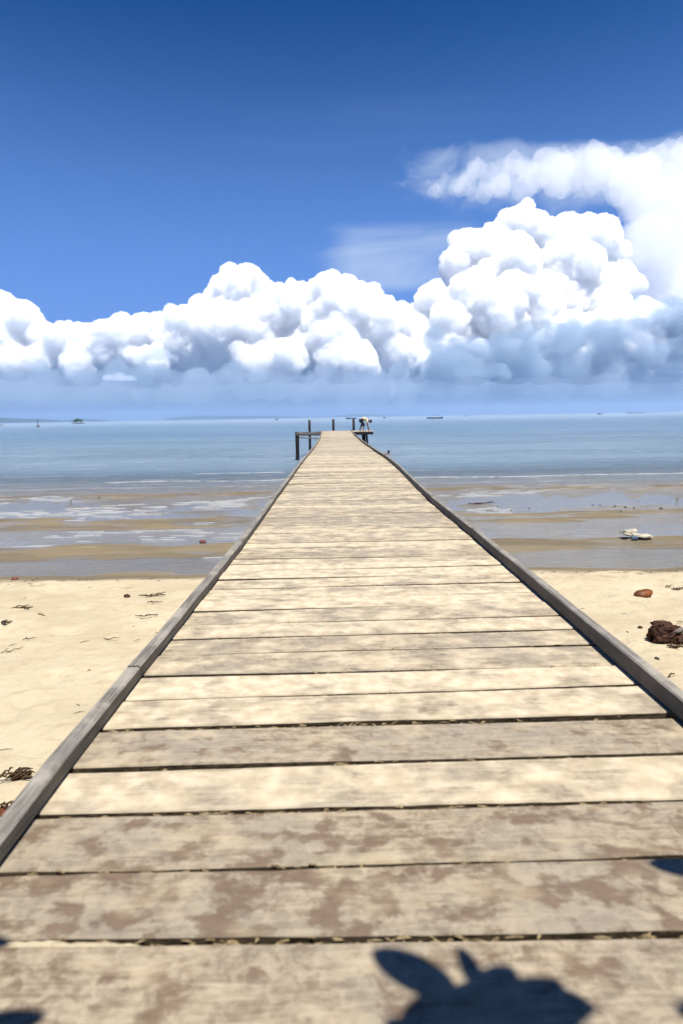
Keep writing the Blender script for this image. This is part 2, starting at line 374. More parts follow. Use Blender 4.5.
def sea_mat():
    m = NT('sea_water'); p = m.pos(); x, y, z = m.sep(p)[:3]
    r1 = m.noise(m.mapping(p, (.65, .55, 1)), 1.0, 7, .66, .5)
    r2 = m.noise(m.mapping(p, (.7, 1.3, 1)), 7.0, 4, .6, .3)
    r3 = m.noise(m.mapping(p, (.05, .16, 1)), 1.0, 5, .6, .4)
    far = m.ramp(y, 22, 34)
    paw = m.ramp(m.noise(m.mapping(p, (.035, .16, 1)), 1.0, 5, .62, .6), .34, .66, .35, 1.7)
    h = m.math('ADD', m.math('MULTIPLY', m.math('MULTIPLY', r1, paw), m.ramp(y, 20, 60, .10, 1.5)), m.math('MULTIPLY', r2, m.ramp(y, 14, 34, .035, .16)))
    h = m.math('ADD', h, m.math('MULTIPLY', r3, m.ramp(y, 40, 160, 0, 4.0)))
    nb = m.bump(h, 1.0, .42)
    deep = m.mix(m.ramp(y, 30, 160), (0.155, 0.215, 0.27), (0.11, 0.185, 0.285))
    deep = m.mix(m.ramp(y, 130, 700), deep, (0.25, 0.335, 0.44))  # paler far out: reflected low sky put into the body colour
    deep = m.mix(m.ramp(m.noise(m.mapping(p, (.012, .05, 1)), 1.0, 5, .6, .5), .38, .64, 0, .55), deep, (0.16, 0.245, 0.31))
    deep = m.mix(m.ramp(y, 24, 38), (0.275, 0.265, 0.25), deep)  # silty shallows, paled in the colour to stand in for reflected sky
    tr = m.n('ShaderNodeBsdfTransparent'); tr.inputs[0].default_value = (.90, .93, .92, 1)
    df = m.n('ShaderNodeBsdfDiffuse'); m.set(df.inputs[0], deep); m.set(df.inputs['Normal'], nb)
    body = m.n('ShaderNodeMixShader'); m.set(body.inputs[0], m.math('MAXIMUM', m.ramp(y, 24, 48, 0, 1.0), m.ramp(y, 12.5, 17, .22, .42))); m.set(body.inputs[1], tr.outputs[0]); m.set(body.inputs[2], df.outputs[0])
    gl = m.n('ShaderNodeBsdfGlossy'); m.set(gl.inputs['Roughness'], m.ramp(y, 20, 120, .02, .08)); m.set(gl.inputs['Normal'], nb)
    fr = m.n('ShaderNodeFresnel'); fr.inputs['IOR'].default_value = 1.33; m.set(fr.inputs['Normal'], nb)
    mx = m.n('ShaderNodeMixShader'); m.set(mx.inputs[0], fr.outputs[0]); m.set(mx.inputs[1], body.outputs[0]); m.set(mx.inputs[2], gl.outputs[0])
    return m.surf(mx.outputs[0])
M['sea'] = sea_mat()
M['foam'] = simple('sea_foam', (0.34, 0.36, 0.37), (0.46, 0.47, 0.48), 9, .7, .8)
M['hill'] = simple('forested_hill', (0.012, 0.03, 0.022), (0.03, 0.05, 0.035), .01, .95, 0)
M['rock'] = simple('dark_rock', (0.05, 0.045, 0.04), (0.13, 0.115, 0.10), 3, .85, .8)
M['leaf'] = simple('green_leaf', (0.035, 0.085, 0.02), (0.07, 0.14, 0.035), 8, .5, .2)
M['bark'] = simple('tree_bark', (0.10, 0.075, 0.055), (0.22, 0.18, 0.14), 12, .9, .8)
M['husk'] = simple('coconut_husk_brown', (0.06, 0.018, 0.007), (0.20, 0.07, 0.02), 5, .55, .5)
M['drift'] = simple('dark_driftwood', (0.014, 0.007, 0.004), (0.080, 0.034, 0.019), 14, .8, .9)
M['drift_pale'] = simple('grey_driftwood', (0.10, 0.08, 0.065), (0.2, 0.17, 0.145), 14, .8, .7)
M['weed'] = simple('dry_seaweed', (0.03, 0.018, 0.009), (0.11, 0.07, 0.03), 20, .9, .6)
M['stone'] = simple('dark_shore_stone', (0.03, 0.026, 0.024), (0.10, 0.085, 0.075), 6, .5, .6)
M['redstone'] = simple('red_brown_stone', (0.10, 0.035, 0.028), (0.20, 0.075, 0.055), 6, .5, .6)
M['foamboard'] = simple('cream_polystyrene', (0.34, 0.31, 0.235), (0.44, 0.40, 0.31), 6, .8, .4)
M['bluecloth'] = simple('blue_grey_sheet', (0.10, 0.15, 0.22), (0.16, 0.21, 0.29), 6, .7, .3)
M['skin'] = simple('tanned_skin', (0.20, 0.095, 0.055), (0.27, 0.135, 0.085), 8, .5, .1)
M['hair'] = simple('black_hair', (0.010, 0.009, 0.008), (0.02, 0.017, 0.015), 30, .5, .6)
M['shirt'] = simple('cream_shirt_cloth', (0.50, 0.42, 0.28), (0.60, 0.51, 0.36), 12, .9, .3)
M['trousers'] = simple('dark_shorts_cloth', (0.012, 0.014, 0.02), (0.03, 0.034, 0.045), 12, .9, .3)
M['hull'] = simple('dark_boat_hull', (0.008, 0.012, 0.018), (0.02, 0.03, 0.04), 2, .6, .2)
M['cabin'] = simple('faded_boat_cabin', (0.03, 0.036, 0.042), (0.07, 0.078, 0.085), 2, .7, .2)
M['brownhull'] = simple('brown_boat_hull', (0.06, 0.04, 0.03), (0.11, 0.08, 0.06), 2, .6, .2)
M['nail'] = simple('rusty_iron', (0.06, 0.03, 0.02), (0.13, 0.06, 0.035), 40, .7, .4)

# ------------------------------------------------------------------ ground: beach, tidal flat and sea bed in one sheet
ZW = -2.036
FOOT = [(random.uniform(-14, 14), random.uniform(0, 11.6), random.uniform(.09, .17), random.uniform(.02, .05), random.uniform(0, PI)) for _ in range(620)]
def bed(X, Y):
    n1 = fbm(X*.16, Y*.5, 4, 3); n2 = fbm(X*.5, Y*1.7, 4, 9); n3 = fbm(X*2.2, Y*2.6, 4, 15)
    Yw = Y+.55*n1+.25*fbm(X*.5, Y*.5, 3, 5)-.0*X
    flat = np.interp(Yw, [-900, -200, -15, 3.0, 10.0, 11.8, 12.5, 12.95, 13.8, 14.15, 15.3, 15.9, 17.6, 18.4, 19.8, 20.6, 24.2, 25.2, 27.2, 28.5, 33, 50, 120, 9000],
                     [6.0, 2.0, -.55, -1.48, -1.86, -1.945, -2.005, -2.068, -2.074, -2.018, -2.006, -2.058, -2.062, -2.030, -2.026, -2.060, -2.058, -2.035, -2.028, -2.085, -2.35, -3.2, -5.0, -6.0])
    wetf = sstep(12.2, 13.5, Y)*(1-sstep(26, 30, Y))
    z = flat+wetf*(.045*n2+.022*n1+.018*fbm(X*1.1, Y*4.5, 4, 21)*sstep(16, 20, Y))
    dryf = 1-sstep(11.0, 12.3, Y)
    z = z+dryf*(.035*n1+.022*n2+.024*n3)
    return z
def bed_mesh(X, Y):
    z = bed(X, Y)
    for fx, fy, r, dpt, a in FOOT:
        ix = np.searchsorted(X[0], [fx-.6, fx+.6]); iy = np.searchsorted(Y[:, 0], [fy-.6, fy+.6])
        xs, ys = X[iy[0]:iy[1], ix[0]:ix[1]]-fx, Y[iy[0]:iy[1], ix[0]:ix[1]]-fy
        u = (xs*math.cos(a)+ys*math.sin(a))/(r*1.7); v = (-xs*math.sin(a)+ys*math.cos(a))/r
        d2 = u*u+v*v
        z[iy[0]:iy[1], ix[0]:ix[1]] += dpt*(-np.exp(-d2*1.6)+.55*np.exp(-(np.sqrt(d2)-1.35)**2*6))
    return z
def spread(a, b, step, lo, hi, g=1.18):
    mid = list(np.arange(a, b+1e-6, step)); s, p = step, b
    while p < hi: s *= g; p += s; mid.append(min(p, hi))
    s, p, left = step, a, []
    while p > lo: s *= g; p -= s; left.append(max(p, lo))
    return np.array(left[::-1]+mid)
V, Q = grid_np(spread(-15, 15, .06, -8700, 8700), spread(1.5, 30, .055, -900, 9000), bed_mesh)
tag(from_np('beach', V, Q, M['sand']), kind='structure')
def bz(x, y): return float(bed(np.array([[x]], float), np.array([[y]], float))[0, 0])

LX_ = lambda y: -.85; RX_ = lambda y: 1.3
def sea_z(X, Y):
    a = sstep(26, 31, Y)*(1-sstep(90, 240, Y))
    w = fbm(X*.12, Y*.9, 4, 41)*.045+fbm(X*.6, Y*2.2, 3, 47)*.018
    yw = Y+.5*fbm(X*.12, Y*0+3, 3, 52)
    ridge = .075*np.exp(-((yw-31.8)/.28)**2)*(.45+.55*fbm(X*.22, Y*0, 3, 60))+.05*np.exp(-((yw-29.2)/.35)**2)+.05*np.exp(-((yw-36.5)/.5)**2)*(.5+.5*fbm(X*.1, Y*0+9, 3, 61))
    return ZW+a*w+ridge
V, Q = grid_np(spread(-45, 45, .22, -8700, 8700), spread(8.0, 70, .13, 6.0, 8900, 1.05), sea_z)
tag(from_np('sea', V, Q, M['sea']), kind='structure')

# broken foam along the breaker; flecks on the wet flat also imitate sky glints
bm = bmesh.new()
def foam_bit(x, y, n, thick, step):
    prev = None
    for i in range(n):
        t = thick*math.sin(PI*(i+.7)/(n+.4))*random.uniform(.5, 1.3); yy = y+random.uniform(-.25, .25)*thick+i*step*random.uniform(-.06, .06)
        xx = x+i*step; z = float(sea_z(np.array([[xx]]), np.array([[yy]]))[0, 0])
        ring = [bm.verts.new((xx, yy-t, z-.012)), bm.verts.new((xx, yy-t*.4, z+t*.15+.003)), bm.verts.new((xx, yy+t*.5, z+t*.15+.002)), bm.verts.new((xx, yy+t, z-.012))]
        if prev:
            for k in range(3): bm.faces.new((prev[k], prev[k+1], ring[k+1], ring[k]))
        prev = ring
def n2d(x, y, s): return float(fbm(np.array([x]), np.array([y]), 4, s)[0])
for x in np.arange(-42, 42, .5):
    if n2d(x*.16, 3.0, 71) > -.25 or x > 6: foam_bit(x+random.uniform(-.2, .2), 31.75-.5*n2d(x*.12, 3, 52), random.randint(4, 9), random.uniform(.02, .06), .12)
    if n2d(x*.2, 8.0, 72) > .08 and x < 0: foam_bit(x, 36.2+.5*n2d(x*.1, 5, 80), random.randint(4, 8), random.uniform(.03, .06), .14)
k = 0
while k < 1100:
    x, y = random.uniform(-15, 15), random.uniform(14, 26.5)
    if LX_(y)-.3 < x < RX_(y)+.3: continue
    k += 1
    m_ = n2d(x*.22+y*.1, y*.42-x*.1, 91)+(.10 if 19 < y < 25 else -.02)+(.1 if x < 0 else -.16)
    if m_ < .14 or bed(np.array([[x]]), np.array([[y]]))[0, 0] > ZW+.004: continue
    foam_bit(x, y, random.randint(5, 22), random.uniform(.004, .011)+max(0, m_-.14)*.02, random.uniform(.03, .07))
tag(from_bm('foam', bm, M['foam'], smooth=True), 'thin white foam along the low breaker, with flecks imitating glints on the flat', kind='stuff')

# ------------------------------------------------------------------ the pier
pier = empty('pier', (0.2, 0, 0))
tag(pier, 'long weathered plank pier running straight out over the beach to the sea', 'pier')
def child(o): o.parent = pier; o.matrix_parent_inverse = Matrix.Translation((-0.2, 0, 0)); return o
YE = 50.5
Lpx = [(0, 868), (45, 815), (103, 731), (180, 627), (226, 573), (262, 520), (295, 475), (308, 457), (315, 447), (321, 438.5)]
Rpx = [(683, 722), (596, 650), (566, 618), (512, 570.5), (441, 512), (424, 496), (400, 472), (388, 461), (376.6, 453), (370, 447.6), (363, 443), (355, 436.5)]
def path(px, xend):
    P = [on_z(u, v) for u, v in px]; P = [(p.y, p.x) for p in P]
    m = (P[3][1]-P[0][1])/(P[3][0]-P[0][0])
    P = [(-1.5, P[0][1]+m*0.2*(-1.5-P[0][0]))]+P+[(YE, xend)]
    ys, xs = zip(*P); return lambda y: float(np.interp(y, ys, xs))
LX, RX = path(Lpx, -1.28), path(Rpx, 1.02)
def deck_z(y): return -.02*math.sin(y*.33)*min(1, max(0, (y-6)/8))
# gaps between the near planks as seen (left end, right end, width of the gap in metres)
gp = [((0, 942), (683, 934), .011), ((0, 873), (683, 856), .011), ((45, 815), (683, 799), .010), ((78, 770), (683, 752), .014), ((103, 730.5), (668, 715), .021),
      ((129, 700), (636, 685), .014), ((145, 676), (612, 665), .012), ((163, 655), (590, 644), .014), ((174, 639), (570, 629), .010), ((184, 624.5), (556, 616), .008),
      ((194, 611.5), (540, 602), .010), ((202, 600), (527, 592), .008), ((210, 589), (515, 582), .020), ((219, 580), (504, 573), .008), ((226, 572), (497, 565), .018)]
lines = []
for a, b, g in gp:
    p, q = on_z(*a), on_z(*b); s = (q.y-p.y)/(q.x-p.x); lines.append((p.y+s*(0-p.x), s, g))
y0 = lines[0][0]; pre = []
y = y0
for k in range(9): y -= random.uniform(.19, .24); pre.append((y, lines[0][1]+random.uniform(-.006, .006), .01))
lines = pre[::-1]+lines
lines = [(a, b, g*1.55+.002) for a, b, g in lines]
y = lines[-1][0]
while y < YE-.3:
    y += random.choice([.15, .18, .2, .2, .22, .24, .27])*random.uniform(.93, 1.07); lines.append((y, random.uniform(-.014, .014)+.0, random.choice([.010, .014, .020, .028, .042])))
print('planks', len(lines)-1)
bm = bmesh.new(); la = bm.faces.layers.float.new('prand'); lb = bm.faces.layers.float.new('pstain_dim')
TH = .035
near_pr = {-1: (.3, .8), 0: (.38, .75), 1: (.36, 1.0), 2: (.4, .85), 3: (.75, .2), 4: (.38, .7), 5: (.75, .15), 6: (.9, .05), 7: (.5, .3), 8: (.45, .35), 9: (.7, .1)}  # second value: stain plus painted lens dimming of the near boards
NSEG = 30
base_i = len(pre)
for i in range(len(lines)-1):
    (ya, sa, ga), (yb, sb, gb) = lines[i], lines[i+1]
    k = i-base_i+1      # 0 = nearest plank
    pr, ps = near_pr.get(k, (random.random(), random.choice([0, .1, .2, .35, .5])*random.random()))
    ym = (ya+yb)/2; zt = deck_z(ym)+random.uniform(-.003, .003); tilt = random.uniform(-.004, .004)
    xl, xr_ = LX(ym)-.055-random.uniform(0, .02), RX(ym)+.05+random.uniform(0, .02)
    nseg = NSEG if ym < 9 else 14
    top, bot = [], []
    sd = i*13.7
    for j in range(nseg+1):
        x = xl+(xr_-xl)*j/nseg
        e = vnoise(np.array([x*2.2+sd, x*2.2+sd+50, x*13+sd, x*13+sd+90]), np.array([sd]*4), 5)-.5
        fa, fb = ya+sa*x+ga/2+e[0]*.008+e[2]*.005, yb+sb*x-gb/2+e[1]*.008+e[3]*.005
        zc_ = zt+tilt*(x-.2)+(vnoise(np.array([x*1.3+sd]), np.array([sd]), 8)[0]-.5)*.004
        c = .005
        top.append([bm.verts.new(v) for v in ((x, fa, zc_-c), (x, fa+c, zc_), (x, fb-c, zc_), (x, fb, zc_-c))])
        bot.append([bm.verts.new(v) for v in ((x, fa, zc_-TH), (x, fb, zc_-TH))])
    fs = []
    for j in range(nseg):
        a, b, ab, bb = top[j], top[j+1], bot[j], bot[j+1]
        for q in range(3): fs.append(bm.faces.new((a[q], b[q], b[q+1], a[q+1])))
        fs.append(bm.faces.new((ab[0], bb[0], b[0], a[0]))); fs.append(bm.faces.new((a[3], b[3], bb[1], ab[1]))); fs.append(bm.faces.new((ab[1], bb[1], bb[0], ab[0])))
    for j in (0, nseg):
        a, b = top[j], bot[j]; fs.append(bm.faces.new((b[0], a[0], a[1], a[2], a[3], b[1])))
    for f in fs: f[la] = pr; f[lb] = ps
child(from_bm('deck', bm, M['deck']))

# kerb timbers: several lengths nailed end to end on each side
def kerb(ypts, X, side, wid, hei, lift):
    for a, b in zip(ypts, ypts[1:]):
        bm = bmesh.new(); n = max(2, int((b-a)/.35)); pr = random.random(); rings = []
        jx, jz = random.uniform(-.003, .003), random.uniform(-.003, .004)
        for i in range(n+1):
            y = a+.004+(b-a-.008)*i/n; w = wid*(1+random.uniform(-.05, .05)); h = hei*(1+random.uniform(-.05, .05))
            x = X(a)+(X(b)-X(a))*i/n+jx+random.uniform(-.002, .002); z = deck_z(y)+lift+jz; c = .007
            pf = [(0, c), (c, 0), (w-c, 0), (w, c), (w, h-c), (w-c, h), (c, h), (0, h-c)]
            rings.append([bm.verts.new((x+side*px, y, z+pz)) for px, pz in pf])
        for r, s in zip(rings, rings[1:]):
            for k in range(8): bm.faces.new((r[k], r[(k+1) % 8], s[(k+1) % 8], s[k]))
        bm.faces.new(rings[0]); bm.faces.new(rings[-1])
        l = bm.faces.layers.float.new('prand')
        for f in bm.faces: f[l] = pr
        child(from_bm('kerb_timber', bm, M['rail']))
        for i in range(max(2, int((b-a)/1.2))):    # packing blocks the kerb sits on
            bm = bmesh.new()
            y = a+.2+(b-a-.4)*i/max(1, int((b-a)/1.2)-1)
            add_beam(bm, (X(y)+side*wid*.5, y-.06, deck_z(y)+lift/2-.002), (X(y)+side*wid*.5, y+.06, deck_z(y)+lift/2-.002), wid*.7, lift+.012, bev=.002)
            child(from_bm('packing_block', bm, M['under']))
kerb([-1.4, 2.55, 5.1, 8.2, 11.2, 14.4, 18.2, 21, 24.5, 28, 31.5, 35, 38.2, 42, 46, YE-.3], LX, -1, .060, .056, .006)
kerb([-1.4, 5.6, 7.95, 9.4, 12.4, 16.5, 19.2, 23, 26.4, 29.5, 33, 36, 41, 46, YE-.4], RX, 1, .048, .080, .006)

# stringers, cross beams and piles below the deck
for fx in (.12, .5, .88):
    bm = bmesh.new(); ys = np.arange(-1.4, YE-.2, 1.5)
    for a, b in zip(ys, ys[1:]):
        xa, xb = LX(a)+(RX(a)-LX(a))*fx, LX(b)+(RX(b)-LX(b))*fx
        add_beam(bm, (xa, a, deck_z(a)-.105), (xb, b-.003, deck_z(b)-.105), .07, .12)
    child(from_bm('stringer', bm, M['under']))
for y in np.arange(-.9, YE, 3.0):
    bm = bmesh.new(); add_beam(bm, (LX(y)-.05, y, -.235), (RX(y)+.05, y, -.235), .1, .12); child(from_bm('cross_beam', bm, M['under']))
    for x in (LX(y)+.12, RX(y)-.12):
        bm = bmesh.new(); zb = bz(x, y)-.5
        add_tube(bm, [(x, y, zb), (x+random.uniform(-.02, .02), y, -1.2), (x, y, -.30)], [.085, .08, .075], 10, .06); child(from_bm('pile', bm, M['post'], smooth=True))

# jetty head
def post(u, vtop, Y, r, zb=-4.0, lean=0.0, ztop=None, sq=True):
    p = on_y(u, vtop, Y); zt = p.z if ztop is None else ztop
    bm = bmesh.new(); n = 8; pts = [(p.x+lean*(zb-zt)*(1-i/6), Y+random.uniform(-.015, .015), zb+(zt-zb)*i/6) for i in range(7)]
    add_tube(bm, pts, [r*random.uniform(.92, 1.06) for _ in pts], 9, .07); return child(from_bm('post', bm, M['post'], smooth=True))
YH = 47.0
post(297, 432, YH, .15); post(309.4, 420, 54.2, .115); post(333.2, 419.2, 51.2, .105); post(353.6, 418.6, 51.2, .105)
post(363.6, 434.5, 47.2, .14, lean=-.06); post(366.5, 434.5, 49.6, .08, lean=-.1)
bm = bmesh.new(); a, b = on_y(296.5, 434.4, YH-.12), on_y(324, 434.2, YH-.12); add_beam(bm, a, b, .16, .19, n=6, wob=.012, bev=.02); child(from_bm('head_beam', bm, M['rail']))
bm = bmesh.new(); a, b = on_y(298, 437.2, YH+.2), on_y(321, 438.4, YH+.2); add_tube(bm, [a, (a+b)/2+Vector((0, 0, -.03)), b], .05, 8, .06); child(from_bm('brace_pole', bm, M['rail']))
bm = bmesh.new(); a, b = on_y(309.5, 433.5, 54.0), on_y(323, 432.2, 54.0); add_beam(bm, a, b, .13, .16, n=4, wob=.01); child(from_bm('head_beam', bm, M['rail']))
bm = bmesh.new(); a, b = on_y(297.5, 433.6, YH+.1), on_y(309.4, 432.6, 54); add_beam(bm, a, b, .12, .14, n=6, wob=.01); child(from_bm('head_beam', bm, M['rail']))
# boards of the right arm of the head with the beam under them
bm = bmesh.new(); la = bm.faces.layers.float.new('prand'); lb = bm.faces.layers.float.new('pstain_dim')
for k in range(13):
    y = YH+k*.27; xa = RX(y)+.075; xb = 2.62+random.uniform(-.12, .08)
    add_beam(bm, (xa, y, -.017), (xb, y, -.013), .25, .035)
for f in bm.faces: f[la] = .7; f[lb] = .1
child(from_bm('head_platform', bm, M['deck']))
bm = bmesh.new(); add_beam(bm, (1.1, YH-.05, -.145), (2.6, YH-.05, -.135), .15, .20, n=4, wob=.01); child(from_bm('head_beam', bm, M['post']))
bm = bmesh.new(); add_beam(bm, (1.1, YH+3.0, -.135), (2.55, YH+3.0, -.135), .15, .17, n=4, wob=.01); child(from_bm('head_beam', bm, M['post']))
bm = bmesh.new(); add_tube(bm, [(1.28, YH-.2, -.2), (1.55, YH-.2, -.62), (1.95, YH-.15, -.95)], .045, 8, .05); child(from_bm('brace_pole', bm, M['post']))

# sand blown into the first gap
bm = bmesh.new(); p, q = on_z(2, 943.2), on_z(152, 943.6)
pts = [p.lerp(q, t/20) for t in range(21)]; add_tube(bm, [(a.x-.25+t*.0, a.y, -.006-.004*random.random()) if t == 0 else (a.x, a.y, -.008-.004*random.random()) for t, a in enumerate(pts)], [.010*random.uniform(.93, 1.07)*(1 if t < 17 else (21-t)/5) for t in range(21)], 6, .2)
child(from_bm('sand_fill', bm, M['sand'], smooth=True))
# sand and plant fibre caught in the gaps between the near boards
bm = bmesh.new(); rs = random.Random(5)
for i in range(base_i, base_i+13):
    y_, s_, g_ = lines[i]
    n_ = int(rs.choice([25, 60, 110])*(.4+.6*(g_ > .014)))
    c0 = rs.uniform(-.5, .9)
    for k in range(n_):
        x = rs.gauss(c0, .55)
        if not LX(y_)+.03 < x < RX(y_)-.03: continue
        y = y_+s_*x+rs.uniform(-.5, .5)*g_; z = deck_z(y_)-rs.uniform(.004, .022); a = rs.gauss(0, .5); l = rs.uniform(.006, .022)
        e = Vector((math.cos(a)*l, math.sin(a)*min(l, g_*.5), rs.uniform(-.004, .004))); q = Vector((x, y, z)); r_ = rs.uniform(.0015, .0045)
        add_tube(bm, [q-e, q+Vector((0, 0, .002)), q+e], [r_*.5, r_, r_*.5], 5, .2)
gd = from_bm('gap_debris', bm, simple('dry_plant_fibre', (0.10, 0.07, 0.035), (0.30, 0.23, 0.13), 60, .9, .4)); gd['kind'] = 'stuff'; child(gd)

# ------------------------------------------------------------------ things lying on the beach
def ground_px(u, v):
    z = -1.9
    for _ in range(12):
        p = on_z(u, v, z); z = .5*z+.5*max(bz(p.x, p.y), ZW-.02)
    return Vector((p.x, p.y, z))
# coconut husk
p = ground_px(643, 597)
bm = blob_bm((.165, .095, .075), 3, .10, 1.6, 3)
o = tag(from_bm('coconut_husk', bm, M['husk'], smooth=True), 'reddish brown coconut husk lying alone on the dry sand', 'coconut'); o.location = p+Vector((0, 0, .05)); o.rotation_euler = (0, -.12, .25)
# driftwood stump with its broken branch
p = ground_px(664, 641)
st = empty('driftwood_stump', p); tag(st, 'dark rotten driftwood stump with a broken grey branch on the sand', 'driftwood')
bm = blob_bm((.20, .13, .14), 5, .16, 1.7, 8)
from mathutils import noise as mn
for v in bm.verts:
    v.co = Vector([math.copysign(abs(c/s)**.62*s, c) for c, s in zip(v.co, (.2, .13, .14))])
    c = mn.cell(Vector((v.co.x*14+9, v.co.y*17, v.co.z*11))); v.co *= 1+.16*(c-.5)+.08*mn.fractal(Vector((v.co.x*9, v.co.y*30, v.co.z*30)), 1, 2, 4)
o = from_bm('stump', bm, M['drift'], st); o.location = (.0, .0, .09); o.rotation_euler = (0, .16, .2)
for k, (lx, ly, lz, r) in enumerate(((.20, -.15, .05, (.15, .10, .09)), (.38, -.12, .07, (.17, .10, .11)))):
    o = from_bm('root_lump', blob_bm(r, 4, .34, 1.8, 12+k), M['drift'], st, True); o.location = (lx, ly, lz)
bm = bmesh.new(); add_tube(bm, [(.02, -.08, .13), (.14, -.10, .17), (.27, -.10, .20), (.42, -.06, .21), (.60, .0, .17)], [.02, .034, .03, .036, .026], 8, .12); from_bm('branch', bm, M['drift_pale'], st, True)
bm = bmesh.new(); add_tube(bm, [(.17, -.16, .12), (.24, -.19, .06), (.33, -.18, .0)], [.02, .022, .015], 7, .1); from_bm('root', bm, M['drift'], st, True)
bm = bmesh.new(); add_tube(bm, [(-.16, -.04, .02), (-.21, -.03, .12), (-.15, .0, .21), (-.08, .0, .19)], [.016, .013, .010, .005], 7, .1); from_bm('root', bm, M['drift'], st, True)
def lump(u, v, r, mat, name, label, cat, group=None, seed=0, flat=.6, lift=.35):
    p = ground_px(u, v); o = from_bm(name, blob_bm((r, r*.75, r*flat), 3, .3, 1.7, seed), M[mat], smooth=True)
    tag(o, label, cat, group); o.location = p+Vector((0, 0, r*flat*lift)); o.rotation_euler = (0, 0, seed*1.3); return o
def twig(u, v, L, a, r, label, seed=0, mat='weed', name='twig', group=None, bits=3):
    rs = random.Random(seed); p = ground_px(u, v); bm = bmesh.new(); pts = []
    for i in range(6):
        t = i/5-.5; pts.append((math.cos(a)*L*t+rs.uniform(-.02, .02)*L, math.sin(a)*L*t+rs.uniform(-.08, .08)*L, .012+rs.uniform(0, .025)))
    add_tube(bm, pts, [r*.7, r, r, r*.9, r*.8, r*.4], 6, .15)
    for k in range(bits):
        q = Vector(pts[1+k % 4]); b = a+rs.choice([-1, 1])*rs.uniform(.5, 1.1); l = L*rs.uniform(.2, .4)
        add_tube(bm, [q, q+Vector((math.cos(b)*l*.5, math.sin(b)*l*.5, .02)), q+Vector((math.cos(b)*l, math.sin(b)*l, .006))], [r*.6, r*.5, r*.25], 5, .15)
    o = from_bm(name, bm, M[mat], smooth=True); tag(o, label, 'twig' if name == 'twig' else 'seaweed', group); o.location = p; return o
lump(657, 659, .028, 'stone', 'stone', 'small black stone on the sand below the driftwood stump', 'stone', None, 21)
lump(640, 628, .035, 'drift', 'wood_chip', 'dark wood chip on the sand just left of the driftwood stump', 'wood chip', None, 22)
lump(627, 632.6, .026, 'drift', 'bark_scrap', 'small brown bark scrap on the sand nearest the pier kerb', 'bark', None, 23, .5)
twig(658, 643.5, .17, .1, .011, 'short dark stick lying in front of the driftwood stump', 31, 'drift', bits=0)
twig(671, 677, .12, .6, .008, 'bent brown twig on the sand beside the right kerb', 32, bits=1)
twig(677, 649, .22, -.3, .014, 'tangle of brown seaweed beside the driftwood stump', 33, 'weed', 'seaweed', bits=8)
twig(678, 590, .25, .2, .012, 'wisp of dark seaweed beyond the coconut husk', 34, 'weed', 'seaweed', bits=6)
twig(668, 588, .16, .5, .009, 'smaller seaweed wisp just right of the coconut husk', 35, 'weed', 'seaweed', bits=4)
lump(127, 597, .055, 'drift', 'driftwood_lump', 'black lump of driftwood at the top of the left dry sand', 'driftwood', None, 24, .7)
twig(152, 597, .45, .15, .012, 'sprawling brown seaweed strand beside the black driftwood lump', 36, 'weed', 'seaweed', bits=8)
twig(155, 603.5, .26, -.1, .008, 'thin dark twig just below the seaweed strand', 37, bits=1)
twig(147, 617, .34, .1, .008, 'pale brown twig near the left kerb', 38, bits=4)
twig(22, 609, .34, .1, .014, 'curled dark seaweed clump on the far left sand', 39, 'weed', 'seaweed', bits=7)
twig(6, 624, .18, -.3, .018, 'black seaweed knot at the left edge of the sand', 40, 'weed', 'seaweed', bits=5)
twig(41, 616, .18, -.4, .007, 'thin curved twig right of the curled seaweed', 41, bits=1)
twig(30, 640, .16, .3, .006, 'short pale twig on the open left sand', 42, bits=1)
twig(12, 652, .25, .6, .006, 'long thin twig on the left sand below the seaweed knot', 43, bits=1)
twig(112, 640, .22, .0, .005, 'hair thin twig in the middle of the left sand', 44, bits=2)
lump(15, 579.5, .07, 'redstone', 'brick_fragment', 'red brick fragment at the water line on the left', 'brick', None, 25, .55)
lump(203, 543, .10, 'redstone', 'stone', 'dark red stone in the shallow pool left of the pier', 'stone', None, 26, .6)
# debris heaps by the left kerb
def heap(u, v, name, label, seed, n, L):
    rs = random.Random(seed); p = ground_px(u, v); root = empty(name, p); tag(root, label, 'debris')
    bm = bmesh.new()
    for k in range(n):
        a = rs.uniform(-.5, .9); q = Vector((rs.gauss(0, L*.45), rs.gauss(0, L*.16), .02+rs.random()*.05)); l = rs.uniform(.08, .3)*L*2
        e = Vector((math.cos(a)*l, math.sin(a)*l, rs.uniform(-.01, .05)))
        add_tube(bm, [q-e*.5, q+Vector((0, 0, .015)), q+e*.5], [.004, .008, .003], 5, .2)
    from_bm('twig_tangle', bm, M['weed'], root)
    for k in range(4):
        o = from_bm('dead_leaf', blob_bm((rs.uniform(.04, .07), .035, .014), 2, .3, 2, seed+k), M['drift' if k % 2 else 'husk'], root, True)
        o.location = (rs.gauss(0, L*.4), rs.gauss(0, L*.1), .04); o.rotation_euler = (rs.uniform(-.5, .5), rs.uniform(-.5, .5), rs.uniform(0, 3))
    return root
heap(17, 780, 'seaweed_heap', 'heap of dry seaweed and twigs on the sand against the left kerb', 5, 34, .17)
heap(6, 815, 'leaf_litter_heap', 'lower pile of dark leaves and twigs under the left kerb', 9, 22, .13)

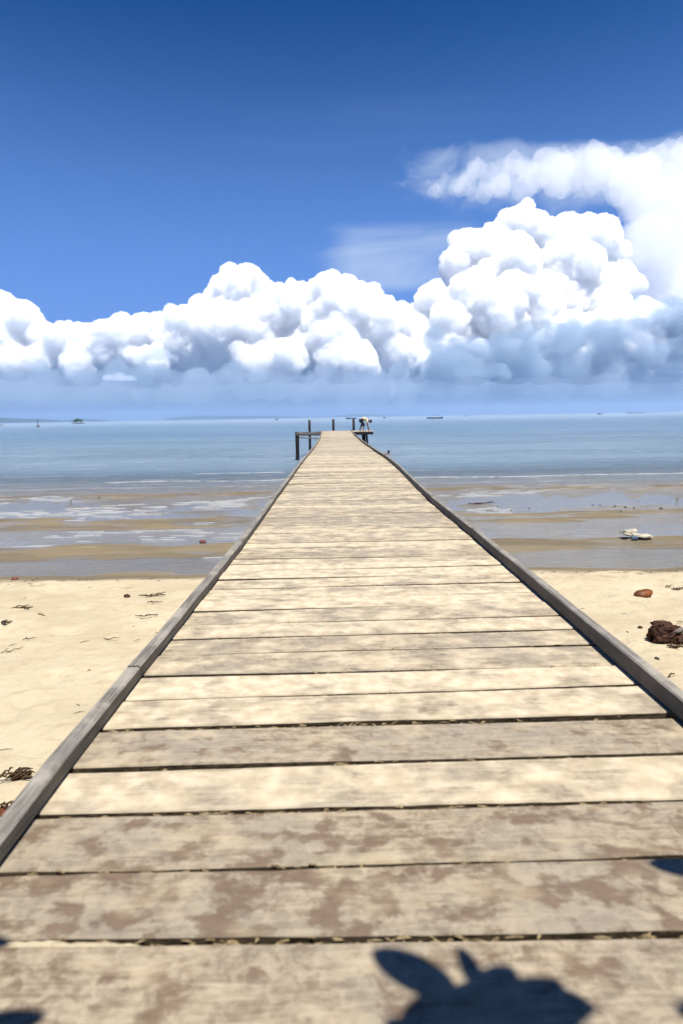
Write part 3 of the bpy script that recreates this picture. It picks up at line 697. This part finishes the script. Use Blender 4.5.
# polystyrene wreckage on the flat
p = ground_px(635, 538)
wr = empty('foam_float', p); tag(wr, 'broken cream foam float washed up on the wet flat', 'float')
def slab(L, Wd, T, loc, rot, mat, name, par):
    bm = bmesh.new(); add_beam(bm, (-L/2, 0, 0), (L/2, 0, 0), Wd, T, n=6, wob=.02, bev=.025); o = from_bm(name, bm, M[mat], par); o.location = loc; o.rotation_euler = rot
slab(.46, .26, .07, (.12, -.08, .07), (0, .05, -.12), 'foamboard', 'slab', wr)
slab(.30, .16, .07, (-.05, .14, .14), (.1, -.1, .15), 'foamboard', 'slab', wr)
slab(.26, .2, .05, (-.22, .0, .10), (.1, .28, .3), 'foamboard', 'slab', wr)
slab(.14, .06, .09, (-.10, -.19, .05), (0, 0, -.2), 'bluecloth', 'patch', wr)

stones = [(498, 507, .055), (511, 510.5, .055), (529, 508.5, .06), (593, 505, .06), (600, 505.3, .055), (607, 504.3, .04), (615, 506.5, .07), (621, 512, .06), (625.5, 507.6, .07),
          (634, 508, .06), (661, 508.8, .08), (639, 501, .05), (677, 499.5, .07), (472, 504, .05), (655, 500.5, .04), (647, 502, .035), (71, 501, .07), (99, 498, .07), (452, 508, .04)]
for k, (u, v, r) in enumerate(stones):
    lab = 'small dark stone in the loose line on the wet flat right of the pier' if u > 400 else ('dark stone on the left wet flat farther from the breaker' if k == 16 else 'dark stone on the left wet flat nearest the breaker')
    o = lump(u, v, r*.7, 'stone', 'shore_stone', lab, 'stone', 'stones on the right tidal flat' if u > 400 else None, 50+k, .7, .6)
    o.location.z -= .012
o = twig(482, 503.5, 1.0, .05, .018, 'long dark waterlogged branch on the flat beside the pier', 45, 'drift', 'branch', bits=6); o['category'] = 'branch'

# fine wrack scattered over the dry sand
bm = bmesh.new(); rs = random.Random(77)
for k in range(480):
    x = rs.uniform(-13, 13); y = rs.uniform(2, 11.9) if k < 280 else rs.gauss(11.75, .12)
    if LX(y)-.2 < x < RX(y)+.2: continue
    a = rs.uniform(-.6, .6); l = rs.uniform(.012, .05)*(1.3 if k < 280 else 1); z = bz(x, y)+.006; q = Vector((x, y, z)); e = Vector((math.cos(a)*l, math.sin(a)*l, rs.uniform(-.004, .006)))
    add_tube(bm, [q-e, q+Vector((0, 0, .006)), q+e], [.002, rs.uniform(.003, .006), .0015], 5, .2)
tag(from_bm('beach_litter', bm, M['weed']), 'fine scraps of seaweed scattered over the sand', kind='stuff')

# ------------------------------------------------------------------ people
def skin_body(name, verts, edges, radii, mat, parent, sub=2, root=0):
    me = bpy.data.meshes.new(name); me.from_pydata([Vector(v) for v in verts], edges, [])
    o = link(name, me, mat, parent); sk = o.modifiers.new('s', 'SKIN'); sk.use_smooth_shade = True
    for i, d in enumerate(me.skin_vertices[0].data):
        r = radii[i]; d.radius = r if isinstance(r, tuple) else (r, r); d.use_root = (i == root)
    ss = o.modifiers.new('ss', 'SUBSURF'); ss.levels = sub; ss.render_levels = sub; return o
pp = Vector((0, 0, 0)); pp.x = on_y(361.5, 430, 47.6).x; pp.y = 47.6; pp.z = .006
per = empty('person', pp, 0); tag(per, 'person in a cream shirt and dark shorts bending over the end of the jetty', 'person')
# facing +x, bent at the hips: pelvis high, trunk level, arms straight down to the boards
Vb = [(0.0, 0, .86), (.16, 0, .93), (.32, 0, .90), (.44, 0, .82), (.53, 0, .77), (.62, 0, .745), (.70, 0, .70),
      (-.02, .10, .82), (.10, .14, .48), (-.16, .16, .10), (-.02, .17, .035),
      (-.02, -.10, .82), (.22, -.15, .50), (.10, -.15, .10), (.24, -.16, .035),
      (.40, .19, .80), (.45, .22, .50), (.50, .20, .24), (.52, .19, .12),
      (.40, -.19, .80), (.47, -.22, .50), (.52, -.20, .24), (.54, -.19, .12)]
Eb = [(0, 1), (1, 2), (2, 3), (3, 4), (4, 5), (5, 6), (0, 7), (7, 8), (8, 9), (9, 10), (0, 11), (11, 12), (12, 13), (13, 14), (3, 15), (15, 16), (16, 17), (17, 18), (3, 19), (19, 20), (20, 21), (21, 22)]
Rb = [(.13, .15), .125, .135, .12, .058, .085, .085, .095, .062, .043, .035, .095, .062, .043, .035, .06, .042, .034, .03, .06, .042, .034, .03]
body = skin_body('body', Vb, Eb, Rb, M['skin'], per)
for sy in (.19, -.19):      # hands on the boards: palm, four fingers and a thumb
    hx = .52 if sy > 0 else .54
    vv = [(hx, sy, .13), (hx+.015, sy, .07), (hx+.03, sy, .03)]; ee = [(0, 1), (1, 2)]; rr = [.026, .034, .030]
    for k, (dy, l) in enumerate(((-.032, .065), (-.011, .08), (.011, .075), (.031, .06))):
        b = len(vv); vv += [(hx+.05, sy+dy, .022), (hx+.05+l*.6, sy+dy*1.25, .018), (hx+.05+l, sy+dy*1.35, .010)]; rr += [.0105, .0095, .008]; ee += [(2, b), (b, b+1), (b+1, b+2)]
    s = -1 if sy > 0 else 1
    b = len(vv); vv += [(hx+.03, sy+s*.045, .03), (hx+.065, sy+s*.062, .014)]; rr += [.012, .009]; ee += [(1, b), (b, b+1)]
    skin_body('hand', vv, ee, rr, M['skin'], per, 1)
# head parts
bm = blob_bm((.105, .085, .115), 3, .05, 1.5, 2)
hd = from_bm('head', bm, M['skin'], per, True); hd.location = (.66, 0, .73); hd.rotation_euler = (0, 1.9, 0)
bm = bmesh.new(); bmesh.ops.create_icosphere(bm, subdivisions=3, radius=1)
for v in bm.verts:
    k = 1.0 if v.co.z > -.25 or v.co.x < -.25 else .93
    v.co = Vector((v.co.x*.122*k, v.co.y*.100*k, v.co.z*.128*k))*(1+.04*math.sin(v.co.x*40)*math.sin(v.co.y*37))
hr = from_bm('hair', bm, M['hair'], hd, True); hr.location = (-.018, 0, .018)
bm = bmesh.new()
add_tube(bm, [(.095, 0, .01), (.128, 0, -.03), (.10, 0, -.04)], [.012, .017, .012], 8); from_bm('nose', bm, M['skin'], hd, True)
for s in (-1, 1):
    o = from_bm('ear', blob_bm((.022, .012, .032), 2, .05, 1, 1), M['skin'], hd, True); o.location = (0, s*.098, -.01)
    o = from_bm('eye', blob_bm((.008, .014, .008), 2, 0, 1, 1), M['hair'], hd, True); o.location = (.098, s*.034, .012)
bm = bmesh.new(); add_tube(bm, [(.104, -.026, -.062), (.112, 0, -.062), (.104, .026, -.062)], [.004, .007, .004], 6); from_bm('mouth', bm, M['redstone'], hd, True)
# clothes follow the body, a little looser
shirt = skin_body('shirt', [(.05, 0, .90), (.16, 0, .94), (.32, 0, .91), (.46, 0, .82), (.405, .20, .78), (.43, .215, .60), (.405, -.20, .78), (.44, -.215, .60)],
                  [(0, 1), (1, 2), (2, 3), (3, 4), (4, 5), (3, 6), (6, 7)], [(.135, .16), (.14, .155), (.15, .16), (.10, .13), .075, .062, .075, .062], M['shirt'], per)
shorts = skin_body('shorts', [(.0, 0, .87), (-.02, .105, .80), (.075, .135, .52), (-.06, .15, .33), (-.02, -.105, .80), (.20, -.15, .53), (.16, -.15, .34)],
                   [(0, 1), (1, 2), (2, 3), (0, 4), (4, 5), (5, 6)], [(.15, .165), .12, .085, .068, .12, .085, .068], M['trousers'], per)
# swimmer, only head and shoulders above water
sw = on_z(388.5, 454.6, ZW); sw.y = min(sw.y, 60)
swm = empty('person', (sw.x, sw.y, ZW)); tag(swm, 'dark haired swimmer with head and one shoulder above the water', 'person')
skin_body('body', [(0, 0, -.55), (0, 0, -.12), (0, 0, .04), (.01, 0, .16), (.02, 0, .25), (-.2, 0, .06), (-.45, -.05, .12), (-.66, -.1, .05), (.2, 0, .03), (.36, 0, -.2)],
          [(0, 1), (1, 2), (2, 3), (3, 4), (1, 5), (5, 6), (6, 7), (1, 8), (8, 9)], [(.13, .1), (.13, .1), .06, .085, .08, .065, .045, .03, .065, .045], M['skin'], swm)
o = from_bm('hair', blob_bm((.115, .125, .12), 3, .06, 2, 4), M['hair'], swm, True); o.location = (.015, .012, .24)

# ------------------------------------------------------------------ far things: hills, islet, beacon, boats
def hill(u0, u1, prof, Y, seed, depth=900):
    xs = [on_y(u, 418, Y).x for u, _ in prof]; zs = [max(ZW-1, on_y(u, v, Y).z) for u, v in prof]
    X = np.linspace(xs[0], xs[-1], 140); T = np.linspace(-1, 1, 25)
    V = []
    for t in T:
        for x in X:
            h = np.interp(x, xs, zs)-ZW; n = float(fbm(np.array([x/160.]), np.array([t*2.5+seed]), 4, seed)[0])
            V.append((x, Y+t*depth, ZW-.6+h*max(0, 1-t*t)*(1+.14*n)))
    nx = len(X); i = np.arange(len(T)-1)[:, None]*nx+np.arange(nx-1)[None, :]
    o = from_np('hill', np.array(V), np.stack([i, i+1, i+nx+1, i+nx], -1).reshape(-1, 4), M['hill']); return tag(o, kind='structure')
hill(0, 0, [(-150, 421), (-90, 417), (-40, 418), (-15, 417), (6, 418), (25, 418.6), (40, 421), (60, 425)], 5200, 3)
hill(0, 0, [(74, 422.5), (80, 418.6), (90, 419), (103, 420.4), (118, 422.6)], 5900, 5, 400)
hill(0, 0, [(170, 421), (186, 416.4), (205, 415.5), (240, 415.8), (270, 416), (300, 416.8), (335, 418)], 7600, 9)
hill(0, 0, [(312, 418.5), (345, 414.8), (362, 413.8), (385, 415.2), (420, 416.3), (470, 416.6)], 8100, 12, 500)

p = on_y(78, 423, 900); p.z = ZW
tag(from_bm('islet', blob_bm((9.5, 5, 1.5), 4, .25, 2, 3), M['rock'], smooth=True), kind='structure').location = p
for k, (dx, h, r, lab) in enumerate(((-4.2, 4.6, 2.2, 'small rounded tree on the left end of the rocky islet'), (-.5, 6.6, 3.0, 'tallest tree in the middle of the rocky islet'), (4.0, 5.4, 2.6, 'spreading tree on the right end of the rocky islet'))):
    t = empty('islet_tree', p+Vector((dx, 0, .8))); tag(t, lab, 'tree', 'trees on the islet')
    bm = bmesh.new(); add_tube(bm, [(0, 0, -.6), (.1, 0, h*.35), (.3, 0, h*.7)], [.35, .28, .15], 7); from_bm('trunk', bm, M['bark'], t)
    bm = bmesh.new()
    for q in range(260):
        d = Vector((random.gauss(0, 1), random.gauss(0, 1), random.gauss(0, .7))).normalized()*random.uniform(.45, 1)
        c = Vector((d.x*r, d.y*r, h*.66+d.z*h*.36)); n, s, u = frame_of(Vector((random.gauss(0, 1), random.gauss(0, 1), random.gauss(.5, 1)))); z = random.uniform(.3, .6)
        bm.faces.new([bm.verts.new(c+s*a*z+u*b*z) for a, b in ((-1, -.6), (0, -1), (1, -.4), (.7, .8), (-.6, .9))])
    from_bm('crown', bm, M['leaf'], t)
q = on_y(0, 425.6, 700); q.z = ZW
o = from_bm('reef_rock', blob_bm((6, 3, 1.3), 3, .3, 2, 6), M['rock'], smooth=True); o.location = q+Vector((-3, 0, 0)); tag(o, 'low dark reef rock breaking the water at the far left', 'rock')
# beacon
q = on_y(38, 425.6, 420); q.z = ZW
be = empty('beacon_buoy', q); tag(be, 'dark channel beacon with a mast standing in the water left of the islet', 'beacon')
bm = bmesh.new(); add_tube(bm, [(0, 0, -.3), (0, 0, .5), (0, 0, .9)], [1.2, 1.1, .45], 12); from_bm('float', bm, M['brownhull'], be)
bm = bmesh.new(); add_tube(bm, [(0, 0, .8), (0, 0, 4.0)], [.22, .14], 8); from_bm('mast', bm, M['hull'], be)
bm = bmesh.new(); add_tube(bm, [(0, 0, 3.5), (0, 0, 3.7), (0, 0, 4.3)], [.2, .5, .42], 10); from_bm('top_mark', bm, M['brownhull'], be)

def boat(u, v, Y, L, ht, label, hull='hull', cabins=((-.1, .35, .9),), mast=None, yaw=0.0, group='boats along the horizon', canopy=False):
    q = on_y(u, v, Y); b = empty('boat', (q.x, q.y, ZW), yaw); tag(b, label, 'boat', group)
    bm = bmesh.new(); n = 14; rings = []; B = L*.11
    for i in range(n+1):
        t = i/n*2-1; w = B*(1-abs(t)**2.6)*(1 if t < 0 else .95)+.02; sh = ht*(1+.55*max(0, t)**2+.3*max(0, -t)**2)
        x = L/2*t; rings.append([bm.verts.new(c) for c in ((x, -w, sh), (x, -w*.8, 0), (x, 0, -ht*.5), (x, w*.8, 0), (x, w, sh))])
    for r, s in zip(rings, rings[1:]):
        for k in range(4): bm.faces.new((r[k], s[k], s[k+1], r[k+1]))
    for r, s in zip(rings, rings[1:]): bm.faces.new((r[0], r[4], s[4], s[0]))
    from_bm('hull', bm, M[hull], b)
    for c, l, h in cabins:
        bm = bmesh.new(); z0 = ht*.98
        if canopy:
            add_beam(bm, (L*(c-l/2), 0, z0+h), (L*(c+l/2), 0, z0+h), B*1.5, .18)
            for sx in (-1, -.33, .33, 1):
                for sy in (-1, 1): add_beam(bm, (L*(c+sx*l*.48), sy*B*.66, z0-.1), (L*(c+sx*l*.48), sy*B*.66, z0+h-.08), .14, .14)
            from_bm('canopy', bm, M['cabin'], b)
        else:
            add_beam(bm, (L*(c-l/2), 0, z0+h/2), (L*(c+l/2), 0, z0+h/2), B*1.3, h, bev=.1); from_bm('cabin', bm, M['cabin'], b)
    if mast:
        bm = bmesh.new(); add_tube(bm, [(L*mast[0], 0, ht*.8), (L*mast[0], 0, ht+mast[1])], [.14, .08], 7); from_bm('mast', bm, M['brownhull'], b)
    return b
boat(435, 418.3, 620, 15.5, 1.1, 'long wooden boat with a canopy, the largest afloat, right of the jetty head', 'hull', ((-.05, .62, 1.5),), None, .06, canopy=True)
boat(351, 417.3, 900, 15.0, 1.4, 'low dark boat lying behind the posts of the jetty head', 'hull', ((-.2, .3, .5),), None, 0)
boat(384.5, 417.2, 1100, 5.8, .9, 'tiny dark boat just right of the person on the jetty', 'hull', ((-.1, .4, .8),), None, .3)
boat(466.5, 416.8, 1300, 5.2, .8, 'faint speck of a boat right of the long canopied boat', 'brownhull', ((-.1, .4, 1.0),), None, .2)
boat(599.5, 415.9, 1100, 9.5, 1.0, 'small boat with a mast at the right of the horizon', 'hull', ((-.2, .3, 1.1),), (.1, 2.6), .1)
boat(635.5, 415.6, 1700, 44, 1.0, 'long flat faded vessel, farthest right on the horizon', 'cabin', ((-.35, .12, 1.2),), None, 0)
boat(276.5, 419, 1100, 6.0, .9, 'tiny dark boat left of the jetty posts', 'hull', ((-.1, .4, .9),), None, .2)

# ------------------------------------------------------------------ the tree whose leaves shade the nearest planks
tr = empty('shade_tree', (4.6, -1.6, bz(4.6, -1.6)-.1)); tag(tr, 'broadleaf tree beside the start of the pier whose leaves shade the planks', 'tree')
O = tr.location.copy()
LB = bmesh.new()
def leaf(base, tip, width, curl=.12, nrm=None):
    """an obovate leaf with a bent midrib, thin solid"""
    base, tip = Vector(base), Vector(tip); ax = tip-base; L = ax.length; ax.normalize(); n = (nrm or SUN).normalized(); s = ax.cross(n).normalized(); n = s.cross(ax)
    N = 10; rows = []
    for i in range(N+1):
        t = i/N; w = width*.5*(math.sin(PI*min(1, t**.85))**.58*(1-.15*(1-t)))+.002
        c = base+ax*L*t-n*curl*L*(t-.4)**2*.8
        rows.append([LB.verts.new(c+s*w*a+n*(abs(a)*w*.18)) for a in (-1, -.5, 0, .5, 1)])
    for a, b in zip(rows, rows[1:]):
        for k in range(4): LB.faces.new((a[k], a[k+1], b[k+1], b[k]))
def lifted(u, v, h):
    p = on_z(u, v, 0.0); return p+SUN*(h/SUN.z)
shade = [((458, 995), (371, 951), 44, 2.30), ((484, 996), (459, 947), 20, 2.34), ((446, 998), (596, 1009), 60, 2.32), ((462, 996), (402, 978), 24, 2.33), ((520, 1002), (560, 982), 26, 2.29), ((478, 1004), (513, 968), 40, 2.28),
         ((500, 1000), (562, 986), 34, 2.26), ((460, 996), (398, 1036), 46, 2.25), ((480, 1000), (500, 1066), 66, 2.30), ((456, 1000), (430, 1066), 60, 2.27), ((490, 1006), (580, 1046), 56, 2.31),
         ((740, 872), (646, 864), 36, 2.45), ((-60, 940), (11, 943), 22, 2.2), ((-60, 1040), (46, 1016), 36, 2.2), ((-40, 1060), (20, 1024), 40, 2.24), ((760, 1010), (674, 1012), 34, 2.4), ((790, 880), (720, 905), 34, 2.45)]
# smaller leaves and bent tips that break up the edge of the cluster
for u, v, du, dv, w_ in ((540, 1016, 42, 8, 20), (400, 1020, -14, 14, 18)):
    leaf(lifted(u, v, 2.28), lifted(u+du, v+dv, 2.30), w_/((v-417)/1.1), .12)
twigs = []
for a, b, wpx, h in shade:
    A, B = lifted(*a, h), lifted(*b, h+.03); ppm = (0.5*(a[1]+b[1])-417)/1.1
    leaf(A, B, wpx/ppm, .10)
    twigs.append(A)
# rest of the crown, unseen, widened and thickened to block sky light
crown_c = Vector((1.6, -2.9, 4.0))
for k in range(8500):
    d = Vector((random.gauss(0, 1), random.gauss(0, 1), random.gauss(0, .75))).normalized()*random.uniform(.35, 1)**.5
    c = crown_c+Vector((d.x*6.0, d.y*3.6, d.z*1.5))
    if c.y+.391*c.z > .70 or (c.y > -.3 and c.z < 2.7): continue
    a = random.uniform(0, 2*PI); ln = random.uniform(.14, .22); e = Vector((math.cos(a)*ln, math.sin(a)*ln, random.uniform(-.12, .05)))
    leaf(c, c+e, ln*.55, .15, Vector((random.gauss(0, .4), random.gauss(0, .4), 1)))
LB.normal_update()
o = from_bm('crown', LB, M['leaf'], tr, True); o.location = -O
so_ = o.modifiers.new('t', 'SOLIDIFY'); so_.thickness = .0015
bm = bmesh.new(); add_tube(bm, [O, O+Vector((.05, .0, 1.5)), Vector((4.62, -1.65, 2.4)), Vector((4.75, -1.9, 3.4)), Vector((4.7, -1.95, 4.4))], [.17, .14, .12, .08, .03], 10, .06)
o = from_bm('trunk', bm, M['bark'], tr, True); o.location = -O
bm = bmesh.new()
g1 = (twigs[0]+twigs[5])/2; g2 = twigs[11]; g3 = twigs[13]
hub = Vector((3.2, -.75, 2.75))
add_tube(bm, [(4.62, -1.65, 2.3), (4.0, -1.2, 2.7), hub], [.06, .045, .03], 8, .05)
for g in (g2,): add_tube(bm, [hub, (hub+g)/2+Vector((0, -.25, .15)), g], [.02, .014, .006], 7)
add_tube(bm, [hub, Vector((2.2, -.25, 2.55)), g1+Vector((.16, -.1, .03)), g1], [.022, .014, .006, .004], 7)
add_tube(bm, [Vector((2.2, -.25, 2.55)), Vector((1.3, -.1, 2.4)), (g3+twigs[12])/2+Vector((.1, -.2, .05)), g3], [.012, .010, .006, .004], 7)
for a in twigs[1:11]: add_tube(bm, [g1, (g1+a)/2+Vector((0, 0, .01)), a], .003, 5)
for a in (twigs[15], twigs[16]): add_tube(bm, [g2+(hub-g2)*.08, a], .004, 5)
for a in (twigs[12], twigs[14]): add_tube(bm, [g3, a], .004, 5)
for k in range(16):
    d = Vector((random.gauss(0, 1), random.gauss(0, 1)-.4, random.gauss(.4, .6))).normalized(); s0 = Vector((4.7, -1.85, random.uniform(2.5, 4.2)))
    e = s0+Vector((d.x*1.8, d.y*1.5, d.z*1.1))
    if e.y > -.5: continue
    add_tube(bm, [s0, (s0+e)/2+Vector((0, 0, .1)), e], [.035, .02, .006], 6)
o = from_bm('branches', bm, M['bark'], tr, True); o.location = -O

# ------------------------------------------------------------------ sea haze
if HAZE > 0:
    bm = bmesh.new(); bmesh.ops.create_cube(bm, size=1)
    for v in bm.verts: v.co = Vector((v.co.x*17800, 4000+v.co.y*10100, -7.5 if v.co.z < 0 else 115.0))
    m = NT('sea_air'); vv = m.n('ShaderNodeVolumePrincipled'); vv.inputs['Color'].default_value = (.50, .70, 1.0, 1); vv.inputs['Density'].default_value = HAZE; vv.inputs['Anisotropy'].default_value = .3
    m.t.links.new(vv.outputs[0], m.out.inputs[1])
    tag(from_bm('haze', bm, m.m), 'thin bluish sea haze over the water', kind='stuff')


# ------------------------------------------------------------------ render settings
S.view_settings.view_transform = 'Standard'; S.view_settings.look = 'None'; S.view_settings.gamma = 1.0; S.view_settings.use_curve_mapping = False
S.view_settings.exposure = 0.75
S.cycles.use_denoising = True
try: S.cycles.denoiser = 'OPENIMAGEDENOISE'
except Exception: pass
S.cycles.max_bounces = 32; S.cycles.volume_bounces = 30; S.cycles.transparent_max_bounces = 12
S.cycles.sample_clamp_indirect = 6.0; S.cycles.caustics_reflective = False; S.cycles.caustics_refractive = False
